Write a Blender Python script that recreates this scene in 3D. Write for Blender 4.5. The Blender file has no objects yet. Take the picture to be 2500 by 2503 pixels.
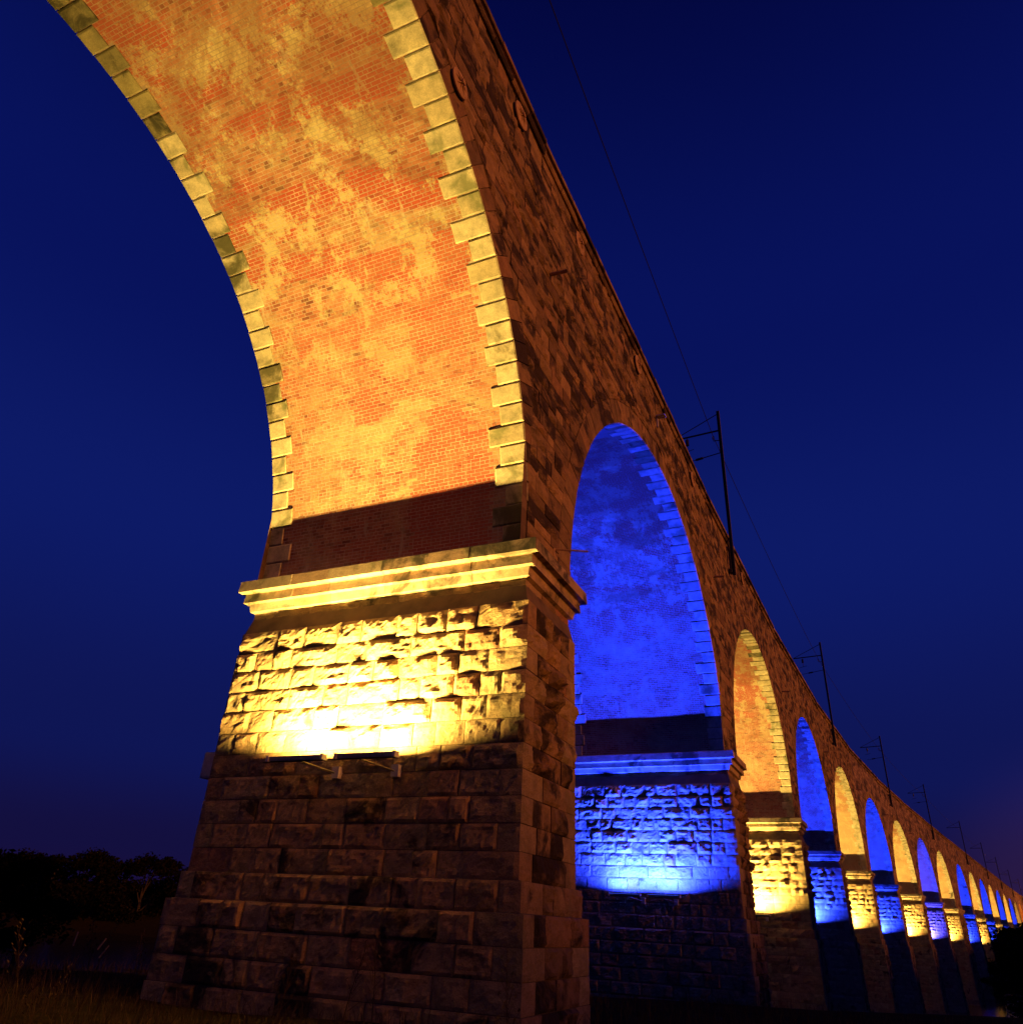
import bpy, math, random
import numpy as np
from mathutils import Vector, Matrix, noise as mn

# ------------------------------------------------------------------ camera
scn = bpy.context.scene
CAM = np.array([9.2703, -13.0380, -7.0593]); YAW, PITCH, ROLL, FPX = 0.44088, 0.49796, 0.05235, 1847.25
def cam_axes():
    fw = np.array([-math.sin(YAW)*math.cos(PITCH), math.cos(YAW)*math.cos(PITCH), math.sin(PITCH)])
    rt = np.array([math.cos(YAW), math.sin(YAW), 0.0]); up = np.cross(rt, fw)
    return rt*math.cos(ROLL)+up*math.sin(ROLL), -rt*math.sin(ROLL)+up*math.cos(ROLL), fw
RT, UP, FW = cam_axes()
cd = bpy.data.cameras.new('camera'); co = bpy.data.objects.new('camera', cd)
scn.collection.objects.link(co); scn.camera = co
cd.sensor_fit = 'HORIZONTAL'; cd.sensor_width = 36; cd.lens = 36*FPX/2500
cd.clip_start = .05; cd.clip_end = 6000
m4 = Matrix.Identity(4)
for i in range(3):
    m4[i][0], m4[i][1], m4[i][2], m4[i][3] = RT[i], UP[i], -FW[i], CAM[i]
co.matrix_world = m4
def px(P):
    d = np.asarray(P)-CAM; z = d@FW
    return (1250+FPX*(d@RT)/z, 1251.5-FPX*(d@UP)/z, z)

# ------------------------------------------------------------------ sky, sun, exposure
world = bpy.data.worlds.new('World'); scn.world = world; world.use_nodes = True
wn, wl = world.node_tree.nodes, world.node_tree.links
wn.clear()
def N(nodes, t, **kw):
    n = nodes.new(t)
    for k, v in kw.items():
        if k.startswith('i_'): n.inputs[k[2:].replace('_', ' ')].default_value = v
        else: setattr(n, k, v)
    return n
SUN_EL, SUN_AZ = math.radians(9), math.radians(93)       # the town's sodium glow, low from the right of the viaduct
sky = N(wn, 'ShaderNodeTexSky', sky_type='NISHITA', sun_disc=False, sun_elevation=math.radians(-4.5), sun_rotation=math.radians(60), ozone_density=4.0)
tc = N(wn, 'ShaderNodeTexCoord'); sep = N(wn, 'ShaderNodeSeparateXYZ')
wl.new(tc.outputs['Generated'], sep.inputs[0])
ramp = N(wn, 'ShaderNodeValToRGB'); cr = ramp.color_ramp; cr.interpolation = 'EASE'
stops = [(0.0, (.0105, .0045, .036)), (.06, (.0065, .0050, .048)), (.17, (.0045, .0078, .088)), (.42, (.0040, .0104, .132)), (.66, (.0024, .0062, .104)), (1.0, (.0005, .0012, .032))]
cr.elements[0].position = 0; cr.elements[1].position = 1
for p, c in stops[1:-1]: cr.elements.new(p)
for e, (p, c) in zip(cr.elements, stops): e.position = p; e.color = (*c, 1)
wl.new(sep.outputs['Z'], ramp.inputs[0])
# urban glow: a broad warm lobe on the horizon where the town is (beyond the far end of the viaduct)
gd = N(wn, 'ShaderNodeVectorMath', operation='DOT_PRODUCT'); gd.inputs[1].default_value = (math.sin(.22), math.cos(.22), 0.0)
wl.new(tc.outputs['Generated'], gd.inputs[0])
gp = N(wn, 'ShaderNodeMapRange', interpolation_type='SMOOTHERSTEP'); gp.inputs['From Min'].default_value = .955; gp.inputs['From Max'].default_value = 1.0
wl.new(gd.outputs['Value'], gp.inputs['Value'])
gp3 = N(wn, 'ShaderNodeMath', operation='POWER'); gp3.inputs[1].default_value = 6.0; wl.new(gp.outputs[0], gp3.inputs[0])
glow = N(wn, 'ShaderNodeMix', data_type='RGBA', blend_type='ADD'); glow.inputs[7].default_value = (.016, .005, .010, 1)
wl.new(gp3.outputs[0], glow.inputs[0]); wl.new(ramp.outputs[0], glow.inputs[6])
mixs = N(wn, 'ShaderNodeMix', data_type='RGBA', blend_type='ADD'); mixs.inputs[0].default_value = .01
wl.new(glow.outputs[2], mixs.inputs[6]); wl.new(sky.outputs[0], mixs.inputs[7])
bg = N(wn, 'ShaderNodeBackground'); bg.inputs['Strength'].default_value = 1.0
wo = N(wn, 'ShaderNodeOutputWorld'); wl.new(mixs.outputs[2], bg.inputs[0]); wl.new(bg.outputs[0], wo.inputs[0])

sd = bpy.data.lights.new('sun', 'SUN'); so = bpy.data.objects.new('sun', sd); scn.collection.objects.link(so)
sd.energy = 1.75; sd.angle = math.radians(7); sd.color = (1, .29, .05)
sdir = Vector((math.sin(SUN_AZ)*math.cos(SUN_EL), math.cos(SUN_AZ)*math.cos(SUN_EL), math.sin(SUN_EL)))
so.rotation_euler = sdir.to_track_quat('Z', 'Y').to_euler()

vs = scn.view_settings; vs.view_transform = 'Standard'; vs.look = 'None'; vs.exposure = 0; vs.gamma = 1; vs.use_curve_mapping = False
scn.cycles.max_bounces = 4; scn.cycles.diffuse_bounces = 3; scn.cycles.glossy_bounces = 2; scn.cycles.use_denoising = True
scn.cycles.sample_clamp_indirect = 6

# ------------------------------------------------------------------ layout constants
R, RISE, ST = 9.37, 0.9525*9.37, 0.12
W, T = 7.049, 2.531
HW = W/2
SL = -0.0785
NB = 22
def build_frames():
    L = 2*R+T; knots = [2, 5, 8, 11, 14, 18]; dv = [.017636, .036764, .003549, .00119, -.001477, .008007]
    fr = {}; pos = np.zeros(2); h = 0.0; extra = {7: 1.033, 9: 6.277}
    fr[0] = (np.array([0, -L]), 0.0)
    for k in range(1, NB+3):
        fr[k] = (pos.copy(), h)
        h += np.interp(k, knots, dv)
        pos = pos+(L+extra.get(k, 0))*np.array([math.sin(h), math.cos(h)])
    return fr, extra
FR, EXTRA = build_frames()
def thick(k): return T+EXTRA.get(k, 0)
def to_world(k, P):
    (ox, oy), h = FR[k]; c, s = math.cos(h), math.sin(h); P = np.atleast_2d(P)
    return np.stack([ox+P[:, 0]*c+P[:, 1]*s, oy-P[:, 0]*s+P[:, 1]*c, P[:, 2]+SL*(k-1)], 1)
Z_STRING, Z_PAR, Z_TOP = 12.42, 12.60, 13.08

# ------------------------------------------------------------------ materials
def new_mat(name):
    m = bpy.data.materials.new(name); m.use_nodes = True; nt = m.node_tree; nt.nodes.clear()
    out = nt.nodes.new('ShaderNodeOutputMaterial'); b = nt.nodes.new('ShaderNodeBsdfPrincipled')
    nt.links.new(b.outputs[0], out.inputs[0]); b.inputs['Roughness'].default_value = .9
    b.inputs['Specular IOR Level'].default_value = .25
    return m, nt, b
class G:
    """small node-graph helper"""
    def __init__(s, nt): s.nt = nt; s.n = nt.nodes; s.l = nt.links
    def pos(s, scale=(1, 1, 1)):
        g = s.n.new('ShaderNodeNewGeometry'); m = s.n.new('ShaderNodeMapping'); m.inputs['Scale'].default_value = scale
        s.l.new(g.outputs['Position'], m.inputs[0]); return m.outputs[0]
    def noise(s, vec, scale, detail=4, rough=.55, dist=0):
        t = s.n.new('ShaderNodeTexNoise'); t.inputs['Scale'].default_value = scale; t.inputs['Detail'].default_value = detail
        t.inputs['Roughness'].default_value = rough; t.inputs['Distortion'].default_value = dist
        s.l.new(vec, t.inputs['Vector']); return t.outputs[0]
    def mp(s, v, a, b, c=0., d=1., smooth=True):
        t = s.n.new('ShaderNodeMapRange'); t.interpolation_type = 'SMOOTHSTEP' if smooth else 'LINEAR'
        for k, x in (('From Min', a), ('From Max', b), ('To Min', c), ('To Max', d)): t.inputs[k].default_value = x
        s.l.new(v, t.inputs['Value']); return t.outputs[0]
    def math(s, op, a, b):
        t = s.n.new('ShaderNodeMath'); t.operation = op
        for i, x in enumerate((a, b)):
            if isinstance(x, (int, float)): t.inputs[i].default_value = x
            else: s.l.new(x, t.inputs[i])
        return t.outputs[0]
    def rnd(s):
        g = s.n.new('ShaderNodeNewGeometry'); o = s.n.new('ShaderNodeObjectInfo')
        return s.math('FRACT', s.math('ADD', g.outputs['Random Per Island'], o.outputs['Random']), 0)
    def ramp(s, v, stops, interp='LINEAR'):
        t = s.n.new('ShaderNodeValToRGB'); r = t.color_ramp; r.interpolation = interp
        r.elements[0].position = stops[0][0]; r.elements[1].position = stops[-1][0]
        for p, c in stops[1:-1]: r.elements.new(p)
        for e, (p, c) in zip(r.elements, stops): e.position = p; e.color = (*c, 1)
        s.l.new(v, t.inputs[0]); return t.outputs[0]
    def mix(s, f, a, b, mode='MIX'):
        t = s.n.new('ShaderNodeMix'); t.data_type = 'RGBA'; t.blend_type = mode
        for i, x in ((0, f), (6, a), (7, b)):
            if isinstance(x, (int, float)): t.inputs[i].default_value = x
            elif isinstance(x, tuple): t.inputs[i].default_value = (*x, 1)
            else: s.l.new(x, t.inputs[i])
        return t.outputs[2]
    def bump(s, h, bsdf, strength=.6, dist=.03):
        t = s.n.new('ShaderNodeBump'); t.inputs['Strength'].default_value = strength; t.inputs['Distance'].default_value = dist
        s.l.new(h, t.inputs['Height']); s.l.new(t.outputs[0], bsdf.inputs['Normal'])

def stone_mat(name, cols, soot_lo, soot_hi, soot_col=(.03, .022, .014), stretch=(1, 1, 1), bump=.5, moss=.5, per_stone=.16, nscale=.8, bdist=.03, sootr=.66):
    m, nt, b = new_mat(name); g = G(nt); r = g.rnd(); p = g.pos(stretch); pr = g.pos()
    base = g.ramp(r, cols)
    base = g.mix(1.0, base, g.ramp(g.noise(pr, 3.1, 6, .65), [(.25, (.55, .55, .55)), (.75, (1.25, 1.22, 1.15))]), 'MULTIPLY')
    gritty = g.noise(pr, 38, 4, .7)
    base = g.mix(1.0, base, g.ramp(gritty, [(.3, (.74, .74, .74)), (.7, (1.14, 1.14, 1.14))]), 'MULTIPLY')
    green = g.math('MULTIPLY', g.mp(g.noise(pr, 1.3, 5, .6, .4), .5, .68), moss)
    base = g.mix(green, base, (.15, .17, .06))
    r2 = g.math('FRACT', g.math('MULTIPLY', r, 17.31), 0)
    so = g.math('ADD', g.noise(p, nscale, 9, sootr, .6), g.math('MULTIPLY', g.math('SUBTRACT', r2, .5), per_stone))
    base = g.mix(g.mp(so, soot_lo, soot_hi, 0, .93), base, soot_col)
    nt.links.new(base, b.inputs['Base Color'])
    h = g.math('ADD', g.noise(pr, 7, 8, .68), g.math('MULTIPLY', gritty, .35))
    g.bump(h, b, bump, bdist); return m
SAND = [(0, (.42, .29, .12)), (.3, (.50, .37, .17)), (.55, (.46, .29, .12)), (.8, (.54, .41, .19)), (1, (.40, .19, .08))]
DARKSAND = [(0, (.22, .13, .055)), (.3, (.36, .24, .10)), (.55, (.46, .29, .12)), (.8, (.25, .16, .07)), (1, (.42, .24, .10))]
M_PIER = stone_mat('rock_faced_sandstone', [(0, (.36, .25, .11)), (.3, (.45, .33, .155)), (.55, (.40, .25, .11)), (.8, (.48, .36, .17)), (1, (.36, .17, .08))], .57, .72, moss=.35, bump=1.0, per_stone=.12, nscale=1.1, bdist=.05)
M_VOUS = stone_mat('dressed_sandstone', [(0, (.62, .53, .29)), (.5, (.72, .63, .37)), (1, (.60, .49, .26))], .56, .70, soot_col=(.085, .078, .03), moss=.75, bump=.3, per_stone=.2, nscale=.5)
M_VOUSDARK = stone_mat('algae_dark_sandstone', [(0, (.26, .22, .09)), (.5, (.36, .30, .13)), (1, (.20, .17, .075))], .47, .66, soot_col=(.05, .045, .02), moss=.7, bump=.4, per_stone=.2, nscale=1.6)
M_CORN = stone_mat('cornice_sandstone', [(0, (.46, .35, .2)), (.5, (.52, .40, .23)), (1, (.44, .29, .16))], .51, .66, soot_col=(.06, .05, .025), moss=.6, bump=.3, per_stone=.14, nscale=1.1)
M_WALL = stone_mat('sooty_rubble_sandstone', DARKSAND, .475, .61, soot_col=(.036, .022, .010), stretch=(1, .55, 1.0), moss=.15, bump=1.0, per_stone=.22, nscale=1.25, sootr=.74, bdist=.06)
M_PIERLOW = stone_mat('dimmed_foot_sandstone', [(0, (.40, .25, .09)), (.3, (.50, .33, .13)), (.55, (.44, .26, .10)), (.8, (.54, .37, .15)), (1, (.44, .20, .08))], .50, .64, soot_col=(.022, .018, .008), moss=.3, bump=.7, per_stone=.15, nscale=1.0, bdist=.05)  # weaker light below the lamps painted into these foot stones, with soot patches
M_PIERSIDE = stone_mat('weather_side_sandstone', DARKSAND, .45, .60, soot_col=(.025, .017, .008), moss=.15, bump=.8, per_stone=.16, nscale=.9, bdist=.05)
M_PARA = stone_mat('parapet_sandstone', [(0, (.24, .17, .08)), (1, (.34, .22, .11))], .5, .68, moss=.4, bump=.4, per_stone=.1, nscale=.7)

def mortar_mat(name, col, stain_fade=True):
    m, nt, b = new_mat(name); g = G(nt); pr = g.pos()
    c = g.mix(1.0, col, g.ramp(g.noise(pr, 2.2, 6, .6), [(.3, (.55, .55, .55)), (.7, (1.15, 1.15, 1.1))]), 'MULTIPLY')
    if stain_fade:
        zz = nt.nodes.new('ShaderNodeSeparateXYZ'); nt.links.new(pr, zz.inputs[0])
        so = g.mp(g.math('ADD', g.mp(zz.outputs[2], 6.2, 9.4, .0, .22), g.noise(g.pos((.4, .5, .8)), .45, 8, .72, .8)), .52, .66)  # same crown fade of the lamp light painted into the mortar, plus stains
        c = g.mix(g.math('MULTIPLY', so, .7), c, (.22, .12, .055))
    nt.links.new(c, b.inputs['Base Color']); g.bump(g.noise(pr, 40, 4), b, .3, .01); return m
M_MORTAR = mortar_mat('lime_mortar', (.66, .53, .36))
M_CORE = mortar_mat('dark_joint_mortar', (.17, .12, .07))

def brick_mat(name, reds, lime=1.0, tex=False, redk=.85):
    m, nt, b = new_mat(name); g = G(nt); pr = g.pos(); r = g.rnd()
    if tex:
        r = g.math('FRACT', g.math('MULTIPLY', g.noise(g.pos((4, 4, 11)), 1.0, 1), 9.3), 0)
    base = g.ramp(r, reds, 'LINEAR')
    # efflorescence and lime bloom in broad patches, plus run-off streaks that follow the fall of the water
    zz = nt.nodes.new('ShaderNodeSeparateXYZ'); nt.links.new(pr, zz.inputs[0]); hi = g.mp(zz.outputs[2], 3.5, 7.5, .25, 1.)
    # broad pale bloom low down, washed through the joints
    bloom = g.mp(g.math('ADD', g.noise(g.pos((.8, 1, 1.2)), .55, 8, .7, .9), g.math('MULTIPLY', g.noise(pr, 7, 5, .75), .2)), .55, .70)
    base = g.mix(g.math('MULTIPLY', bloom, .62*lime), base, (.58, .43, .19))
    # bands of newer / cleaner red brick
    redp = g.mp(g.math('ADD', g.noise(g.pos((.28, 1, 1.9)), .42, 6, .62, .6), g.math('MULTIPLY', g.noise(pr, 4, 4, .7), .12)), .515, .57)
    base = g.mix(g.math('MULTIPLY', g.math('MULTIPLY', redp, hi), redk), base, (.50, .085, .04))
    # seepage: ragged lemon-white lime blotches that hang from the crown
    spots = g.mp(g.math('ADD', g.math('MULTIPLY', g.noise(g.pos((1.3, 1, .8)), .9, 6, .6, .2), .5), g.math('MULTIPLY', g.noise(g.pos((1.6, 1.2, 1)), 4.5, 9, .82, .1), .5)), .51, .545)
    base = g.mix(g.math('MULTIPLY', g.math('MULTIPLY', spots, hi), .85*lime), base, (.66, .55, .24))
    streak = g.mp(g.noise(g.pos((2.2, .5, .3)), 1.9, 8, .76, .3), .58, .65)
    base = g.mix(g.math('MULTIPLY', streak, .6*lime), base, (.64, .56, .32))
    alg = g.mp(g.noise(g.pos((.6, .6, .9)), .8, 8, .7, .6), .54, .66)
    base = g.mix(g.math('MULTIPLY', alg, .38), base, (.24, .17, .055))
    crown_fade = g.mp(zz.outputs[2], 6.2, 9.4, .0, .22); soot = g.mp(g.math('ADD', crown_fade, g.noise(g.pos((.4, .5, .8)), .45, 8, .72, .8)), .56, .70)  # darkening by height paints the floodlight fading towards the crown, over patchy soot
    base = g.mix(g.math('MULTIPLY', g.math('MULTIPLY', soot, hi), .6), base, (.24, .075, .035))  # soot holds the painted crown fade of the floodlight as well as soot patches
    fine = g.ramp(g.noise(pr, 24, 5, .7), [(.3, (.8, .8, .8)), (.7, (1.14, 1.14, 1.14))])
    base = g.mix(1.0, base, fine, 'MULTIPLY')
    nt.links.new(base, b.inputs['Base Color']); g.bump(g.noise(pr, 30, 5, .7), b, .25, .008); return m
REDS = [(0, (.20, .07, .04)), (.14, (.40, .14, .07)), (.4, (.50, .20, .095)), (.6, (.55, .25, .12)), (.85, (.46, .17, .08)), (1, (.32, .11, .055))]
M_BRICK = brick_mat('weathered_red_brick', REDS)
M_BRICKNEW = brick_mat('repaired_red_brick', [(0, (.44, .10, .05)), (.5, (.50, .125, .06)), (1, (.46, .11, .055))], .35)
M_BRICKFAR = brick_mat('distant_red_brick', [(0, (.48, .27, .12)), (.5, (.55, .36, .17)), (1, (.50, .31, .14))], 1.15, True, .3)

def plain(name, col, rough=.6, metal=0., emit=None, es=1.):
    m, nt, b = new_mat(name); g = G(nt)
    c = g.mix(1.0, col, g.ramp(g.noise(g.pos(), 9, 4), [(.3, (.75, .75, .75)), (.7, (1.15, 1.15, 1.15))]), 'MULTIPLY')
    nt.links.new(c, b.inputs['Base Color']); b.inputs['Roughness'].default_value = rough; b.inputs['Metallic'].default_value = metal
    if emit: b.inputs['Emission Color'].default_value = (*emit, 1); b.inputs['Emission Strength'].default_value = es
    return m
M_STEEL = plain('weathered_galvanised_steel', (.07, .06, .055), .7, .2)
M_IRON = plain('rusted_cast_iron', (.46, .29, .13), .85)
M_ALU = plain('brushed_aluminium_housing', (.42, .42, .42), .45, .6)
M_CASE = plain('grey_enamelled_box', (.55, .50, .45), .5)
M_STAKE = plain('weathered_pale_timber', (.16, .13, .12), .9)
M_PORC = plain('brown_glazed_porcelain', (.05, .03, .025), .3)
M_PORCW = plain('white_glazed_porcelain', (.75, .72, .68), .3)
M_WIRE = plain('dark_copper_wire', (.03, .025, .02), .6)
M_LENS = {'amber': plain('amber_lit_lens', (.3, .2, .05), .3, 0, (1, .48, .08), 2.5),
          'blue': plain('blue_lit_lens', (.05, .05, .3), .3, 0, (.05, .10, 1), 2.5),
          'violet': plain('violet_lit_lens', (.1, .05, .3), .3, 0, (.25, .12, 1), 2.5)}

# ------------------------------------------------------------------ object helpers
COL = scn.collection
def link(o, parent=None):
    COL.objects.link(o)
    if parent is not None: o.parent = parent
    return o
def mesh(name, V, F, mats, midx=None):
    me = bpy.data.meshes.new(name); V = np.asarray(V, dtype=np.float64)
    if isinstance(F, np.ndarray):
        nf, w = F.shape; me.vertices.add(len(V)); me.vertices.foreach_set('co', V.ravel())
        me.loops.add(nf*w); me.loops.foreach_set('vertex_index', F.ravel().astype(np.int32))
        me.polygons.add(nf); me.polygons.foreach_set('loop_start', np.arange(0, nf*w, w, dtype=np.int32))
        me.update(calc_edges=True); me.shade_flat()
    else:
        me.from_pydata(V.tolist(), [], F); me.update()
    for m in (mats if isinstance(mats, (list, tuple)) else [mats]): me.materials.append(m)
    if midx is not None: me.polygons.foreach_set('material_index', np.asarray(midx, dtype=np.int32))
    return me
def obj(name, V, F, mats, parent=None, midx=None, kind=None, label=None, cat=None, group=None):
    o = link(bpy.data.objects.new(name, mesh(name, V, F, mats, midx)), parent); tag(o, label, cat, group, kind); return o
def tag(o, label=None, cat=None, group=None, kind=None):
    if label: o['label'] = label
    if cat: o['category'] = cat
    if group: o['group'] = group
    if kind: o['kind'] = kind
def empty(name, loc=(0, 0, 0), rz=0., parent=None, **kw):
    o = link(bpy.data.objects.new(name, None), parent); o.location = loc; o.rotation_euler = (0, 0, rz); o.empty_display_size = .5
    tag(o, **kw); return o
class MB:
    def __init__(s): s.V = []; s.F = []
    def add(s, V, F):
        n = len(s.V); s.V += [tuple(v) for v in V]; s.F += [tuple(i+n for i in f) for f in F]; return s
    def box(s, a, b):
        (x0, y0, z0), (x1, y1, z1) = a, b
        return s.add([(x0, y0, z0), (x1, y0, z0), (x1, y1, z0), (x0, y1, z0), (x0, y0, z1), (x1, y0, z1), (x1, y1, z1), (x0, y1, z1)],
                     [(0, 3, 2, 1), (4, 5, 6, 7), (0, 1, 5, 4), (1, 2, 6, 5), (2, 3, 7, 6), (3, 0, 4, 7)])
    def tube(s, pts, r, n=8, cap=True):
        pts = [Vector(p) for p in pts]; rr = r if isinstance(r, (list, tuple)) else [r]*len(pts); rings = []
        for i, p in enumerate(pts):
            d = (pts[min(i+1, len(pts)-1)]-pts[max(i-1, 0)]).normalized()
            u = d.orthogonal().normalized() if i == 0 else (u-d*u.dot(d)).normalized()
            v = d.cross(u); rings.append([p+(u*math.cos(6.28318*j/n)+v*math.sin(6.28318*j/n))*rr[i] for j in range(n)])
        V = [q for ring in rings for q in ring]; F = []
        for i in range(len(pts)-1):
            for j in range(n):
                F.append((i*n+j, i*n+(j+1) % n, (i+1)*n+(j+1) % n, (i+1)*n+j))
        if cap: F.append(tuple(range(n-1, -1, -1))); F.append(tuple((len(pts)-1)*n+j for j in range(n)))
        return s.add(V, F)
    def obj(s, name, mat, parent=None, **kw): return obj(name, s.V, s.F, mat, parent, **kw)

# ------------------------------------------------------------------ masonry pieces
# a piece: dict(kind, part key, verts (n,3) local to frame k, faces list, mat, k, normal)
PIECES = []
def piece(kind, part, k, V, F, mat, nrm, shade=False):
    PIECES.append((kind, part, k, np.asarray(V), F, mat, nrm))
GRID_F = {}
def grid_faces(nu, nv):
    if (nu, nv) in GRID_F: return GRID_F[(nu, nv)]
    F = []; w = nu+1
    for j in range(nv):
        for i in range(nu): F.append((j*w+i, j*w+i+1, (j+1)*w+i+1, (j+1)*w+i))
    ring = [i for i in range(nu+1)]+[j*w+nu for j in range(1, nv+1)]+[nv*w+i for i in range(nu-1, -1, -1)]+[j*w for j in range(nv-1, 0, -1)]
    n0 = w*(nv+1)
    for a in range(len(ring)):
        b = (a+1) % len(ring); F.append((ring[b], ring[a], n0+a, n0+b))
    GRID_F[(nu, nv)] = (F, ring); return GRID_F[(nu, nv)]
def rock(us, vs, seed, amp, margin, fine=.012, rough=2.2):
    """height field over the stone: flat near its edges, a quarried bulge inside"""
    u0, u1, v0, v1 = us[0], us[-1], vs[0], vs[-1]; H = []
    for v in vs:
        for u in us:
            e = min(u-u0, u1-u, v-v0, v1-v); t = max(0., min(1., e/margin)) if margin > 0 else 1; t = t*t*(3-2*t)
            q = Vector((u*rough+seed*3.7, v*rough*1.5-seed*1.9, seed))
            a = .55+.75*mn.noise(q)+.4*mn.noise(q*2.3)+.2*mn.noise(q*5.1)
            H.append(amp*t*max(.05, a)+fine*mn.noise(q*6.3)*(1 if e > 1e-6 else .35))
    return H
def stone_patch(mapper, us, vs, seed, amp, margin, back, fine=.012, rough=2.2, jit=.008):
    """mapper(u,v,o)->xyz; grid front at offset o, skirt going back by `back`"""
    H = rock(us, vs, seed, amp, margin, fine, rough); V = []; i = 0
    rg = random.Random(int(seed*1000) & 0xffffff)
    for v in vs:
        for u in us: V.append(mapper(u, v, H[i])); i += 1
    F, ring = grid_faces(len(us)-1, len(vs)-1)
    w = len(us)
    for r in ring: V.append(mapper(us[r % w], vs[r//w], -back))
    return V, F

# ---- pier profile: how far each height stands out beyond the shaft above
def off(z):
    if z > -1.36: return 0.0
    o = .125+.006*(-1.36-z)
    if z <= -6.43: o += .085
    if z <= -6.92: o += .11
    if z < -7.4: o += .018*(-7.4-z)
    return o
CORN = [(-.04, .0), (.285, -.07), (.33, -.10), (.345, -.37), (.215, -.385), (.205, -.405), (.225, -.62), (.12, -.632), (.085, -.81), (0., -.845)]
def face_map(k, side, u, o, z):
    """pier face coordinates; side f(ront, towards camera) r l b"""
    t = thick(k)
    if side == 'f': return (u, -o, z)
    if side == 'r': return (HW+o, u, z)
    if side == 'b': return (u, t+o, z)
    return (-HW-o, u, z)
def pier_courses(k, zb):
    cs = [(-1.37, -.85, 'plain')]
    z = -1.37; rg = random.Random(50)     # course heights repeat from pier to pier
    tops = [-1.37, -1.88, -2.33, -2.78, -3.24, -3.70, -4.15, -4.61, -5.07, -5.53, -5.98, -6.43, -6.92, -7.40]
    while tops[-1] > zb: tops.append(tops[-1]-rg.uniform(.44, .5))
    for a, b in zip(tops, tops[1:]): cs.append((b, a, 'rough' if a > -4.5 else 'mid' if a > -6.4 else 'base'))
    return cs
GROUND = None
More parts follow.
